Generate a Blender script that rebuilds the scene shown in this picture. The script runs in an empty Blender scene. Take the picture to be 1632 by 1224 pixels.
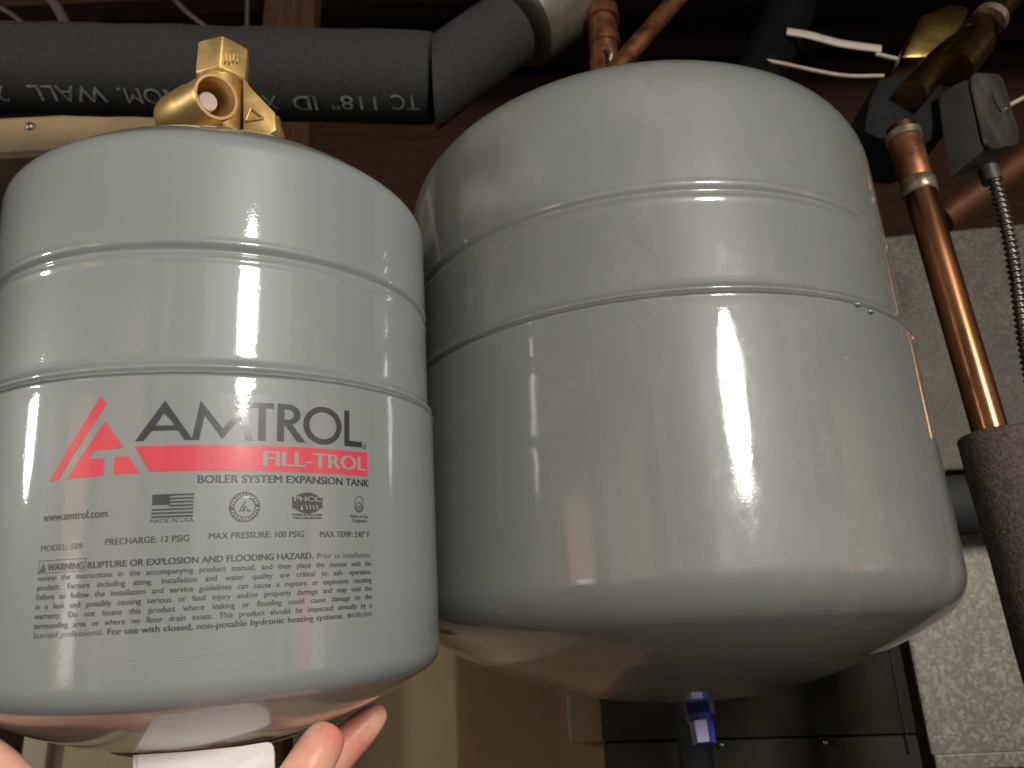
import bpy, bmesh, math, random
from mathutils import Vector, Matrix, Quaternion
random.seed(7)
PI = math.pi
SC = bpy.context.scene
COL = SC.collection
# ------------------------------------------------------------------ camera
CM = Matrix(((0.99868, 0.05137, 0.0), (0.01652, -0.32112, -0.9469), (-0.04864, 0.94565, -0.32154)))
FPX = 1250.0
cam = bpy.data.cameras.new('camera')
camo = bpy.data.objects.new('camera', cam); COL.objects.link(camo)
camo.matrix_world = CM.to_4x4()
cam.sensor_width = 36.0
cam.lens = FPX / 1632.0 * 36.0
cam.clip_start = 0.02; cam.clip_end = 60
cam.dof.use_dof = True; cam.dof.focus_distance = 0.46; cam.dof.aperture_fstop = 11.0
SC.camera = camo
# ------------------------------------------------------------------ world (dim basement surroundings)
SC.view_settings.view_transform = 'Standard'; SC.view_settings.look = 'None'
SC.view_settings.exposure = 0.0; SC.view_settings.gamma = 1.0
try: SC.view_settings.use_curve_mapping = False
except Exception: pass
SC.render.engine = 'CYCLES'
world = bpy.data.worlds.new('World'); SC.world = world; world.use_nodes = True
wn = world.node_tree.nodes; wl = world.node_tree.links; wn.clear()
wout = wn.new('ShaderNodeOutputWorld'); wbg = wn.new('ShaderNodeBackground')
wl.new(wbg.outputs[0], wout.inputs[0]); wbg.inputs[1].default_value = 1.15
tc = wn.new('ShaderNodeTexCoord'); sp = wn.new('ShaderNodeSeparateXYZ'); wl.new(tc.outputs['Generated'], sp.inputs[0])
def wm(op, a, b=None, c=None):
    n = wn.new('ShaderNodeMath'); n.operation = op
    for i, v in enumerate((a, b, c)):
        if v is None: continue
        if isinstance(v, (int, float)): n.inputs[i].default_value = v
        else: wl.new(v, n.inputs[i])
    return n.outputs[0]
negy = wm('MULTIPLY', sp.outputs[1], -1.0)
AZ = wm('MULTIPLY', wm('ARCTAN2', sp.outputs[0], negy), 180 / PI)     # 0 = straight behind the viewer, + = to the right
EL = wm('MULTIPLY', wm('ARCSINE', sp.outputs[2]), 180 / PI)
ramp = wn.new('ShaderNodeValToRGB'); wl.new(wm('MULTIPLY_ADD', sp.outputs[2], 0.5, 0.5), ramp.inputs[0])
cr = ramp.color_ramp
cr.elements[0].position = 0.0; cr.elements[0].color = (0.05, 0.045, 0.036, 1)
cr.elements[1].position = 1.0; cr.elements[1].color = (0.03, 0.025, 0.02, 1)
for p, c in ((0.36, (0.06, 0.056, 0.044)), (0.465, (0.16, 0.155, 0.14)), (0.50, (0.27, 0.27, 0.26)), (0.58, (0.26, 0.265, 0.26)), (0.70, (0.15, 0.155, 0.15)), (0.85, (0.07, 0.068, 0.062))):
    e = cr.elements.new(p); e.color = c + (1,)
base = ramp.outputs[0]
def wmix(fac, a, col):
    n = wn.new('ShaderNodeMix'); n.data_type = 'RGBA'
    wl.new(fac, n.inputs[0]); wl.new(a, n.inputs[6]); n.inputs[7].default_value = tuple(col) + (1,)
    return n.outputs[2]
def band(v, c, hw, soft):
    n = wn.new('ShaderNodeMapRange'); n.interpolation_type = 'SMOOTHSTEP'
    wl.new(wm('ABSOLUTE', wm('SUBTRACT', v, c)), n.inputs[0])
    n.inputs[1].default_value = hw; n.inputs[2].default_value = hw + soft; n.inputs[3].default_value = 1; n.inputs[4].default_value = 0
    return n.outputs[0]
# (azimuth, half width, elevation, half height, colour, strength): soft patches put into the world for the tanks to reflect
ROOM = [(0, 11, -10, 20, (0.10, 0.095, 0.095), 0.5), (34, 9, -2, 16, (0.11, 0.10, 0.095), 0.7), (71, 6, 4, 8, (1.5, 1.2, 0.92), 0.9),
        (-21, 4, 3, 8, (1.2, 0.82, 0.56), 0.7), (-30, 2.5, -1, 10, (0.95, 0.85, 0.75), 0.6), (-44, 4, 0, 7, (1.9, 1.15, 0.68), 0.9), (-43, 2.4, -5, 3.0, (4.0, 3.8, 3.5), 0.9),
        (62, 3.0, -5, 3, (2.4, 0.6, 0.45), 0.85), (67.5, 2.6, -5, 3, (2.2, 2.1, 2.0), 0.9), (-92, 22, 5, 40, (0.08, 0.075, 0.065), 0.9),
        (180, 85, 30, 70, (0.02, 0.014, 0.01), 1.0), (12, 2.2, 7, 9, (0.95, 0.9, 0.84), 0.6), (49, 1.8, 5, 14, (0.62, 0.58, 0.52), 0.6), (56, 1.2, 3, 9, (0.9, 0.8, 0.66), 0.6), (-8, 1.5, 10, 7, (0.75, 0.72, 0.68), 0.6)]
for az, hw, el, hh, col, s in ROOM:
    azv = AZ
    if abs(az) > 150: azv = wm('ABSOLUTE', AZ); 
    m = wm('MULTIPLY', wm('MULTIPLY', band(azv, az, hw, max(1.2, hw * .6)), band(EL, el, hh, max(1.2, hh * .8))), s)
    base = wmix(m, base, col)
wl.new(base, wbg.inputs[0])
# ------------------------------------------------------------------ lamps
def area(name, loc, target, sx, sy, power, col, roll=0):
    l = bpy.data.lights.new(name, 'AREA'); l.shape = 'ELLIPSE'; l.size = sx; l.size_y = sy
    l.energy = power; l.color = col
    o = bpy.data.objects.new(name, l); COL.objects.link(o); o.location = loc
    dr = (Vector(target) - Vector(loc)).normalized()
    o.rotation_euler = (Quaternion(dr, math.radians(roll)) @ dr.to_track_quat('-Z', 'Y')).to_euler()
    return o
area('lamp', (1.0, -1.62, 0.80), (0, .5, .1), 0.36, 0.64, 48, (1.0, 0.95, 0.88), 9)
area('side_lamp', (-2.5, -0.42, 0.50), (0, .5, .1), 0.19, 0.40, 15, (1.0, 0.95, 0.88))
# ------------------------------------------------------------------ helpers
def at(px, py, Y):
    d = CM @ Vector(((px - 816) / FPX, -(py - 612) / FPX, -1.0))
    return d * (Y / d.y)
def pxr(n, p):            # radius in metres of n photo pixels at world point p
    return n / FPX * -(CM.transposed() @ Vector(p)).z
def link_mesh(name, bm, mat, parent=None, smooth=True, angle=40):
    bmesh.ops.remove_doubles(bm, verts=bm.verts, dist=1e-6)
    bmesh.ops.recalc_face_normals(bm, faces=bm.faces)
    me = bpy.data.meshes.new(name); bm.to_mesh(me); bm.free()
    o = bpy.data.objects.new(name, me); COL.objects.link(o)
    for m in (mat if isinstance(mat, (list, tuple)) else [mat]): me.materials.append(m)
    if parent is not None: o.parent = parent
    if smooth:
        for p in me.polygons: p.use_smooth = True
        try: me.set_sharp_from_angle(angle=math.radians(angle))
        except Exception: pass
    return o
def tag(o, label=None, cat=None, group=None, kind=None):
    if label: o['label'] = label
    if cat: o['category'] = cat
    if group: o['group'] = group
    if kind: o['kind'] = kind
    return o
def empty(name, loc, rot=None):
    o = bpy.data.objects.new(name, None); COL.objects.link(o); o.empty_display_size = .02
    if rot is not None: o.matrix_world = Matrix.Translation(loc) @ rot.to_4x4()
    else: o.location = loc
    bpy.context.view_layer.update()
    return o
def lathe(bm, prof, n=128, M=None, wob=None):
    rings = []
    for i, (r, z) in enumerate(prof):
        if r < 1e-6: rings.append([bm.verts.new((0, 0, z))]); continue
        ring = []
        for k in range(n):
            a = 2 * PI * k / n
            rr, zz = (r, z) if wob is None else wob(r, z, a)
            ring.append(bm.verts.new((rr * math.cos(a), rr * math.sin(a), zz)))
        rings.append(ring)
    for a, b in zip(rings, rings[1:]):
        for k in range(n):
            if len(a) == 1 and len(b) == 1: break
            if len(a) == 1: bm.faces.new((a[0], b[(k + 1) % n], b[k]))
            elif len(b) == 1: bm.faces.new((a[k], a[(k + 1) % n], b[0]))
            else: bm.faces.new((a[k], a[(k + 1) % n], b[(k + 1) % n], b[k]))
    if M is not None: bmesh.ops.transform(bm, matrix=M, verts=[v for r in rings for v in r])
def catmull(pts, n=8):
    pts = [Vector(p) for p in pts]
    if len(pts) < 3: return pts
    P = [2 * pts[0] - pts[1]] + pts + [2 * pts[-1] - pts[-2]]
    out = []
    for i in range(1, len(P) - 2):
        for k in range(n):
            t = k / n
            out.append(0.5 * ((2 * P[i]) + (P[i + 1] - P[i - 1]) * t + (2 * P[i - 1] - 5 * P[i] + 4 * P[i + 1] - P[i + 2]) * t * t + (3 * P[i] - P[i - 1] - 3 * P[i + 1] + P[i + 2]) * t ** 3))
    out.append(pts[-1]); return out
def sweep(bm, pts, rad, n=24, caps=True, flat=1.0):
    """tube along points; rad = number or list; flat squashes one axis"""
    pts = [Vector(p) for p in pts]; N = len(pts)
    T = [(pts[min(i + 1, N - 1)] - pts[max(i - 1, 0)]).normalized() for i in range(N)]
    u = T[0].orthogonal().normalized(); rings = []
    up = Vector((0, 0, 1))
    if abs(T[0].dot(up)) < .95: u = (up - T[0] * up.dot(T[0])).normalized()
    for i in range(N):
        u = (u - T[i] * u.dot(T[i])).normalized(); v = T[i].cross(u)
        r = rad[i] if isinstance(rad, (list, tuple)) else rad
        rings.append([bm.verts.new(pts[i] + r * (math.cos(2 * PI * k / n) * u + flat * math.sin(2 * PI * k / n) * v)) for k in range(n)])
    for a, b in zip(rings, rings[1:]):
        for k in range(n): bm.faces.new((a[k], a[(k + 1) % n], b[(k + 1) % n], b[k]))
    if caps:
        bm.faces.new(rings[0][::-1]); bm.faces.new(rings[-1])
def tube(name, pts, rad, mat, parent=None, n=24, sm=True, flat=1.0, caps=True):
    bm = bmesh.new(); sweep(bm, catmull(pts) if sm else pts, rad, n, caps, flat)
    return link_mesh(name, bm, mat, parent)
def bevel(bm, w, seg=2):
    bmesh.ops.bevel(bm, geom=[e for e in bm.edges if len(e.link_faces) == 2 and e.calc_face_angle(0) > .5], offset=w, segments=seg, affect='EDGES', profile=.6)
def boxbm(lo, hi, bv=0.0, seg=2, M=None):
    bm = bmesh.new(); bmesh.ops.create_cube(bm, size=1)
    lo, hi = Vector(lo), Vector(hi)
    for v in bm.verts: v.co = Vector([(lo[i] + hi[i]) / 2 + v.co[i] * (hi[i] - lo[i]) for i in range(3)])
    if bv: bevel(bm, bv, seg)
    if M is not None: bmesh.ops.transform(bm, matrix=M, verts=bm.verts)
    return bm
def prismbm(front, back, bv=0.0):
    """closed solid between two rings of world points"""
    bm = bmesh.new(); a = [bm.verts.new(p) for p in front]; b = [bm.verts.new(p) for p in back]; n = len(a)
    bm.faces.new(a); bm.faces.new(b[::-1])
    for k in range(n): bm.faces.new((a[k], b[k], b[(k + 1) % n], a[(k + 1) % n]))
    bmesh.ops.recalc_face_normals(bm, faces=bm.faces)
    if bv: bevel(bm, bv)
    return bm
# ------------------------------------------------------------------ materials
def material(name, color, rough=.5, metal=0.0, coat=0.0, coat_rough=.05, var=0.0, vscale=20, bump=0.0, bscale=200, spec=.5, col2=None, rvar=0.0, detail=4, sss=0.0, stretch=None):
    m = bpy.data.materials.new(name); m.use_nodes = True
    nt = m.node_tree; N = nt.nodes; L = nt.links
    b = N['Principled BSDF']
    b.inputs['Base Color'].default_value = tuple(color) + (1,); b.inputs['Roughness'].default_value = rough
    b.inputs['Metallic'].default_value = metal; b.inputs['Coat Weight'].default_value = coat; b.inputs['Coat Roughness'].default_value = coat_rough
    b.inputs['Specular IOR Level'].default_value = spec
    if sss:
        b.inputs['Subsurface Weight'].default_value = sss; b.inputs['Subsurface Radius'].default_value = (.012, .005, .003); b.inputs['Subsurface Scale'].default_value = .5
    t = N.new('ShaderNodeTexCoord'); vec = t.outputs['Object']
    if stretch:
        mp = N.new('ShaderNodeMapping'); mp.inputs['Scale'].default_value = stretch; L.new(vec, mp.inputs[0]); vec = mp.outputs[0]
    if var or col2 or rvar:
        n = N.new('ShaderNodeTexNoise'); n.inputs['Scale'].default_value = vscale; n.inputs['Detail'].default_value = detail; n.inputs['Roughness'].default_value = .6
        L.new(vec, n.inputs['Vector'])
        r = N.new('ShaderNodeValToRGB'); L.new(n.outputs['Fac'], r.inputs[0])
        c2 = col2 if col2 else [min(1, c * (1 + var)) for c in color]
        c1 = color if col2 else [c * (1 - var) for c in color]
        r.color_ramp.elements[0].position = .35; r.color_ramp.elements[0].color = tuple(c1) + (1,)
        r.color_ramp.elements[1].position = .66; r.color_ramp.elements[1].color = tuple(c2) + (1,)
        L.new(r.outputs[0], b.inputs['Base Color'])
        if rvar:
            mr = N.new('ShaderNodeMapRange'); L.new(n.outputs['Fac'], mr.inputs[0]); mr.inputs[1].default_value = .3; mr.inputs[2].default_value = .7
            mr.inputs[3].default_value = max(.02, rough - rvar); mr.inputs[4].default_value = rough + rvar; L.new(mr.outputs[0], b.inputs['Roughness'])
    if bump:
        n2 = N.new('ShaderNodeTexNoise'); n2.inputs['Scale'].default_value = bscale; n2.inputs['Detail'].default_value = 2
        L.new(vec, n2.inputs['Vector'])
        bp = N.new('ShaderNodeBump'); bp.inputs['Strength'].default_value = 1.0; bp.inputs['Distance'].default_value = bump
        L.new(n2.outputs['Fac'], bp.inputs['Height']); L.new(bp.outputs[0], b.inputs['Normal'])
        if coat: L.new(bp.outputs[0], b.inputs['Coat Normal'])
    return m
def tank_paint(name, color, crough, bump, scuffs):
    m = material(name, color, rough=.45, coat=1.0, coat_rough=crough, var=.035, vscale=9, bump=bump, bscale=700)
    nt = m.node_tree; N = nt.nodes; L = nt.links; b = N['Principled BSDF']
    t = N.new('ShaderNodeTexCoord')
    if scuffs:     # rubbed, dusty patches and a few pale specks in the paint
        src = b.inputs['Base Color'].links[0].from_socket
        n = N.new('ShaderNodeTexNoise'); n.inputs['Scale'].default_value = 14; n.inputs['Detail'].default_value = 8; n.inputs['Roughness'].default_value = .75
        mp = N.new('ShaderNodeMapping'); mp.inputs['Scale'].default_value = (1, 1, .55); L.new(t.outputs['Object'], mp.inputs[0]); L.new(mp.outputs[0], n.inputs['Vector'])
        r = N.new('ShaderNodeMapRange'); L.new(n.outputs['Fac'], r.inputs[0]); r.inputs[1].default_value = .52; r.inputs[2].default_value = .74; r.inputs[3].default_value = 0; r.inputs[4].default_value = .22
        mx = N.new('ShaderNodeMix'); mx.data_type = 'RGBA'; L.new(r.outputs[0], mx.inputs[0]); L.new(src, mx.inputs[6]); mx.inputs[7].default_value = (.46, .45, .42, 1)
        v = N.new('ShaderNodeTexVoronoi'); v.inputs['Scale'].default_value = 34; L.new(t.outputs['Object'], v.inputs['Vector'])
        v.inputs['Randomness'].default_value = 1
        s = N.new('ShaderNodeMapRange'); L.new(v.outputs['Distance'], s.inputs[0]); s.inputs[1].default_value = .045; s.inputs[2].default_value = .07; s.inputs[3].default_value = .75; s.inputs[4].default_value = 0
        wn_ = N.new('ShaderNodeTexWhiteNoise'); L.new(v.outputs['Position'], wn_.inputs['Vector'])
        g = N.new('ShaderNodeMath'); g.operation = 'GREATER_THAN'; L.new(wn_.outputs['Value'], g.inputs[0]); g.inputs[1].default_value = .9
        mu = N.new('ShaderNodeMath'); mu.operation = 'MULTIPLY'; L.new(s.outputs[0], mu.inputs[0]); L.new(g.outputs[0], mu.inputs[1])
        m2 = N.new('ShaderNodeMix'); m2.data_type = 'RGBA'; L.new(mu.outputs[0], m2.inputs[0]); L.new(mx.outputs[2], m2.inputs[6]); m2.inputs[7].default_value = (.62, .6, .56, 1)
        L.new(m2.outputs[2], b.inputs['Base Color'])
        cr_ = N.new('ShaderNodeMapRange'); L.new(n.outputs['Fac'], cr_.inputs[0]); cr_.inputs[1].default_value = .45; cr_.inputs[2].default_value = .75; cr_.inputs[3].default_value = crough * .6; cr_.inputs[4].default_value = crough + .22
        L.new(cr_.outputs[0], b.inputs['Coat Roughness'])
    return m
M_TANK = tank_paint('gloss_grey_paint', (.262, .283, .275), .05, .000022, False)
M_TANK2 = tank_paint('scuffed_grey_paint', (.198, .208, .192), .055, .000016, True)
M_FILM = material('clear_label_film', (.268, .287, .278), rough=.4, coat=1, coat_rough=.065, var=.02, vscale=9, bump=.000035, bscale=520)
M_RED = material('red_print', (.74, .055, .085), rough=.4, coat=1, coat_rough=.12)
M_INK = material('dark_grey_print', (.035, .035, .038), rough=.45, coat=1, coat_rough=.14)
M_INK2 = material('soft_grey_print', (.055, .053, .052), rough=.45, coat=1, coat_rough=.14)
M_KNOCK = material('grey_print', (.33, .325, .31), rough=.4, coat=1, coat_rough=.12)
M_BRASS = material('cast_brass', (.74, .51, .20), rough=.5, metal=.78, var=.10, vscale=60, bump=.00012, bscale=260, rvar=.08)
M_BRASS_M = material('machined_brass', (.78, .54, .22), rough=.4, metal=.82, bump=.00003, bscale=500)
M_BRASS_OLD = material('old_brass', (.17, .11, .032), rough=.26, metal=1, col2=(.32, .21, .065), vscale=50, bump=.0002, bscale=120)
M_COPPER = material('copper_pipe', (.20, .085, .04), rough=.22, metal=1, col2=(.45, .20, .09), vscale=22, rvar=.07, stretch=(1, 1, .2), bump=.00003, bscale=300)
M_COPPER_D = material('tarnished_copper', (.19, .075, .035), rough=.42, metal=.85, col2=(.36, .16, .08), vscale=35, rvar=.12, bump=.0002, bscale=90)
M_COPPER_BK = material('brown_copper', (.085, .034, .014), rough=.5, metal=.6, col2=(.13, .055, .024), vscale=20)
M_SOLDER = material('solder', (.30, .265, .205), rough=.4, metal=.7, col2=(.17, .11, .07), vscale=120, bump=.0006, bscale=160)
M_FOAM = material('black_pipe_foam', (.022, .021, .020), rough=.8, col2=(.038, .036, .033), vscale=260, bump=.0008, bscale=420, spec=.3)
M_FOAM2 = material('brown_black_pipe_foam', (.040, .030, .025), rough=.75, col2=(.115, .088, .074), vscale=330, bump=.001, bscale=420, spec=.35)
M_PRINT = material('pale_foam_print', (.15, .15, .14), rough=.7, col2=(.25, .25, .235), vscale=300)
M_CAST = material('grey_cast_metal', (.135, .125, .092), rough=.42, metal=.35, var=.12, vscale=40, bump=.0002, bscale=160)
M_DARKSLOT = material('dark_cast_metal', (.06, .055, .045), rough=.6, metal=.3)
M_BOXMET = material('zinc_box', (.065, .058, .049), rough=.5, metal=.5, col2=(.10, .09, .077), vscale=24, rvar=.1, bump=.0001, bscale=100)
M_BOXDARK = material('shaded_zinc_and_trim', (.04, .037, .033), rough=.5, metal=.5, var=.2, vscale=24)  # box side's shade put into the colour; the black cabinet's trim shares it
M_DARKMET = material('dark_grey_housing', (.009, .009, .0085), rough=.7, metal=.0, spec=.12, var=.2, vscale=30)
M_CONDUIT = material('flexible_steel', (.28, .26, .23), rough=.34, metal=1, var=.2, vscale=60)
M_WOOD = material('old_dark_timber', (.020, .0095, .004), rough=.9, spec=.2, col2=(.038, .017, .0075), vscale=18, detail=8, stretch=(.4, 8, 8), bump=.0006, bscale=60)
M_WOOD2 = material('brown_timber', (.036, .015, .0065), rough=.85, spec=.25, col2=(.062, .027, .012), vscale=14, detail=8, stretch=(8, 8, .5), bump=.0005, bscale=60)
M_PLY = material('brown_board', (.19, .105, .042), rough=.5, col2=(.30, .175, .078), vscale=5, detail=6, stretch=(1.5, 1, .6), spec=.4)
M_TAN = material('tan_paint', (.46, .375, .215), rough=.55, var=.06, vscale=7)
M_BEIGE = material('beige_paint', (.36, .26, .145), rough=.5, var=.08, vscale=9)
M_GREYTAN = material('grey_tan_board', (.18, .128, .072), rough=.6, var=.08, vscale=14)
M_CREAM = material('cream_paint', (.48, .42, .30), rough=.5, var=.04, vscale=9)
M_BLACK = material('black_enamel', (.021, .0185, .012), rough=.6, var=.25, vscale=14, spec=.1)
M_SLATE = material('slate_foam', (.027, .026, .026), rough=.75, var=.2, vscale=80)
M_DARKFOAM = material('dark_slate_foam', (.0025, .003, .0034), rough=.9, var=.2, vscale=80, spec=.1)
M_SLATE_D = material('dark_slate_pipe', (.013, .0135, .014), rough=.7, var=.2, vscale=80, spec=.2)
M_CABLE = material('white_cable_sheath', (.40, .355, .285), rough=.5, var=.1, vscale=60)
M_WIRE = material('dull_brown_sheath', (.060, .046, .032), rough=.6, var=.15, vscale=60)
M_TWINE = material('cream_cable_sheath', (.42, .34, .24), rough=.6, var=.15, vscale=80)
M_PAPER = material('white_card', (.86, .83, .80), rough=.5, var=.02, vscale=30)
M_SEAT = material('pinkish_white_plastic', (.55, .44, .40), rough=.5)
M_STEEL = material('screw_steel', (.35, .33, .30), rough=.35, metal=1)
M_DARKRIM = material('dark_flange_steel', (.22, .21, .195), rough=.35, metal=.1, var=.2, vscale=50)
M_BLUE = material('blue_plastic', (.025, .06, .32), rough=.25, spec=.5)
M_LILAC = material('lit_blue_plastic', (.37, .37, .56), rough=.4)
M_BLUE_D = material('deep_blue_plastic', (.012, .028, .17), rough=.2)
def galvanised(name, lo, hi, rough):
    m = bpy.data.materials.new(name); m.use_nodes = True; N = m.node_tree.nodes; L = m.node_tree.links; b = N['Principled BSDF']
    t = N.new('ShaderNodeTexCoord')
    n0 = N.new('ShaderNodeTexNoise'); n0.inputs['Scale'].default_value = 60; n0.inputs['Detail'].default_value = 3; L.new(t.outputs['Object'], n0.inputs['Vector'])
    va = N.new('ShaderNodeVectorMath'); va.operation = 'MULTIPLY_ADD'; L.new(n0.outputs['Color'], va.inputs[0]); va.inputs[1].default_value = (.016,) * 3; L.new(t.outputs['Object'], va.inputs[2])
    v = N.new('ShaderNodeTexVoronoi'); v.inputs['Scale'].default_value = 250; L.new(va.outputs[0], v.inputs['Vector'])
    v.inputs['Randomness'].default_value = 1
    r = N.new('ShaderNodeValToRGB'); L.new(v.outputs['Color'], r.inputs[0])
    r.color_ramp.elements[0].color = tuple(lo) + (1,); r.color_ramp.elements[1].color = tuple(hi) + (1,)
    r.color_ramp.elements[0].position = .42; r.color_ramp.elements[1].position = 1.0
    n = N.new('ShaderNodeTexNoise'); n.inputs['Scale'].default_value = 11; n.inputs['Detail'].default_value = 5; L.new(t.outputs['Object'], n.inputs['Vector'])
    mx = N.new('ShaderNodeMix'); mx.data_type = 'RGBA'; mx.blend_type = 'MULTIPLY'; mx.inputs[0].default_value = .45
    L.new(r.outputs[0], mx.inputs[6]); L.new(n.outputs['Fac'], mx.inputs[7]); L.new(mx.outputs[2], b.inputs['Base Color'])
    b.inputs['Metallic'].default_value = .45; 
    mr = N.new('ShaderNodeMapRange'); L.new(v.outputs['Color'], mr.inputs[0]); mr.inputs[3].default_value = rough - .08; mr.inputs[4].default_value = rough + .1; L.new(mr.outputs[0], b.inputs['Roughness'])
    bp = N.new('ShaderNodeBump'); bp.inputs['Strength'].default_value = .35; bp.inputs['Distance'].default_value = .0004; L.new(v.outputs['Color'], bp.inputs['Height']); L.new(bp.outputs[0], b.inputs['Normal'])
    return m
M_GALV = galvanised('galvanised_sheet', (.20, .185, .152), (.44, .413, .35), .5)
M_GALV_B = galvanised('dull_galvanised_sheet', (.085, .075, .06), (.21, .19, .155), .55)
def skin_mat():
    m = material('skin', (.80, .29, .22), rough=.40, col2=(.88, .58, .40), vscale=34, bump=.00025, bscale=420, sss=.25, spec=.4)
    return m
M_SKIN = skin_mat()
# ------------------------------------------------------------------ setting
def setting(name, bm, mat, kind=True):
    o = link_mesh(name, bm, mat, None, smooth=False)
    if kind: o['kind'] = 'structure'
    return o
setting('ceiling', boxbm((-2.2, -.4, 1.62), (2.2, 2.2, 1.66)), M_WOOD)
wall = link_mesh('wall', boxbm((-2.2, 1.62, -1.4), (2.2, 1.72, 1.615)), M_WOOD, None, smooth=False)
tag(wall, 'near-black brown timber wall far behind the pipes and tanks', 'wall')
# joists overhead, running left to right behind the insulated pipe
for i, (y, z0, z1, lab) in enumerate(((1.18, 1.22, 1.45, 'nearest dark ceiling joist above the insulated black pipe'), (1.5, 1.33, 1.56, 'rear dark ceiling joist close to the timber wall'))):
    o = link_mesh('ceiling_joist', boxbm((-2.1, y, z0), (2.1, y + .045, z1), .003), M_WOOD, None, smooth=False)
    tag(o, lab, 'joist', 'ceiling joists')
p0, p1 = at(417, 60, 1.1), at(499, 60, 1.1)
o = link_mesh('timber_post', boxbm((p0.x, 1.1, -.3), (p1.x, 1.145, 1.6), .003), M_WOOD2, None, smooth=False)
tag(o, 'reddish brown upright timber post behind the brass valve', 'post')
# tan wall panel under the lettered tank, with a cream strip
pa, pb = at(84, 1200, 1.2), at(760, 1200, 1.2)
o = link_mesh('wall_panel', boxbm((pa.x, 1.2, -.9), (pb.x, 1.23, .08), .002), M_TAN, None, smooth=False)
tag(o, 'tan painted wall panel seen below the lettered tank', 'panel')
pc = at(38, 1200, 1.19)
o = link_mesh('trim_strip', boxbm((pc.x, 1.185, -.9), (pa.x, 1.215, .06), .002), M_CREAM, None, smooth=False)
tag(o, 'cream upright trim strip at the left edge of the tan panel', 'trim')
pe = at(-160, 1200, 1.19)
# brown board and the grey tan block on it
qa, qb = at(726, 1150, 1.1), at(992, 1150, 1.1)
o = link_mesh('wooden_board', boxbm((qa.x, 1.1, -.8), (qb.x, 1.13, .12), .003), M_PLY, None, smooth=False)
tag(o, 'mottled brown board standing below the gap between the tanks', 'board')
ka, kb = at(908, 1186, 1.07), at(984, 1100, 1.07)
o = link_mesh('wood_block', boxbm((ka.x, 1.07, ka.z), (kb.x, 1.098, kb.z), .003), M_GREYTAN, None, smooth=False)
tag(o, 'grey tan block fixed to the right edge of the brown board', 'block')
# beige cabinet top left with a screw
ca, cb = at(-140, 262, 1.0), at(262, 192, 1.0)
cab = empty('metal_cabinet', Vector(((ca.x + cb.x) / 2, 1.05, ca.z)))
tag(cab, 'beige metal cabinet with a screw under the left end of the insulated pipe', 'cabinet')
def loc(o, root):
    o.parent = root; o.matrix_parent_inverse = root.matrix_world.inverted(); return o
cabb = link_mesh('housing', boxbm((ca.x, 1.0, ca.z + .012), (cb.x, 1.2, cb.z + .02), .004), M_BEIGE); loc(cabb, cab)
loc(link_mesh('bottom_rail', boxbm((ca.x, .992, ca.z - .004), (cb.x, 1.19, ca.z + .009), .003), M_GREYTAN), cab)
s = at(47, 201, .998)
bm = bmesh.new(); lathe(bm, [(0, .004), (.004, .0035), (.0065, .001), (.007, 0)], 20, Matrix.Translation(s) @ Matrix.Rotation(PI / 2, 4, 'X'))
loc(link_mesh('screw', bm, M_STEEL), cab)
# ------------------------------------------------------------------ galvanised ducts on the right
ROTD = Matrix.Rotation(math.radians(-5), 4, 'Z')
da, db = at(1395, 758, 1.2), at(1500, 377, 1.2)
bm = boxbm((0, 0, da.z), (.8, .25, db.z), .003, 2, Matrix.Translation((da.x - .03, 1.2, 0)) @ ROTD)
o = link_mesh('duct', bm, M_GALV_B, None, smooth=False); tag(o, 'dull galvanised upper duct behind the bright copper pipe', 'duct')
na, nb = at(1450, 1030, 1.06), at(1505, 1221, 1.06)
nt_ = at(1500, 850, 1.06)
droot = empty('duct', Vector((na.x + .2, 1.1, nb.z))); tag(droot, 'bright spangled galvanised lower duct beside the black cabinet', 'duct')
bm = boxbm((0, 0, nb.z), (.7, .3, nt_.z), .004, 2, Matrix.Translation((na.x, 1.06, 0)) @ Matrix.Rotation(math.radians(-3), 4, 'Z'))
loc(link_mesh('housing', bm, M_GALV, None, smooth=False), droot)
bm = boxbm((-.0005, -.006, nb.z - .004), (.7, 0.01, nb.z + .014), .002, 2, Matrix.Translation((na.x, 1.058, 0)) @ Matrix.Rotation(math.radians(-3), 4, 'Z'))
loc(link_mesh('bottom_flange', bm, M_GALV, None, smooth=False), droot)
ba, bb = at(1420, 808, .99), at(1800, 790, .99)
tube('drain_pipe', [ba, bb], pxr(45, ba), M_SLATE, None, 32, False); tag(bpy.context.scene.objects['drain_pipe'], 'dark slate pipe crossing level between the two galvanised ducts', 'pipe')
# black cabinet at the bottom
ra, rb_ = at(960, 1183, 1.04), at(1490, 1215, .96)
d = (rb_ - ra); d.z = 0; ang = math.atan2(d.y, d.x)
MB_ = Matrix.Translation((ra.x, ra.y, 0)) @ Matrix.Rotation(ang, 4, 'Z')
W_ = d.length - .012
black = empty('black_cabinet', Vector((ra.x + .2, 1.1, ra.z - .3))); tag(black, 'glossy black cabinet low behind the hanging plain tank', 'cabinet')
loc(link_mesh('door', boxbm((0, 0, ra.z + .0004), (W_, .05, .10), .004, 2, MB_), M_BLACK), black)
loc(link_mesh('lower_panel', boxbm((0, .003, ra.z - .4), (W_, .05, ra.z - .001), .004, 2, MB_), M_BLACK), black)
loc(link_mesh('corner_trim', boxbm((W_ - .0125, -.002, ra.z - .02), (W_ - .0112, .001, .10), .0004, 1, MB_), M_BOXDARK), black)
for tx in (.10, .215):
    bm = bmesh.new(); bmesh.ops.create_icosphere(bm, subdivisions=2, radius=.003, matrix=MB_ @ Matrix.Translation((tx + .04, -.002, ra.z - .006)))
    loc(link_mesh('rivet', bm, M_STEEL), black)
vp = at(1108, 1200, .93)
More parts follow.
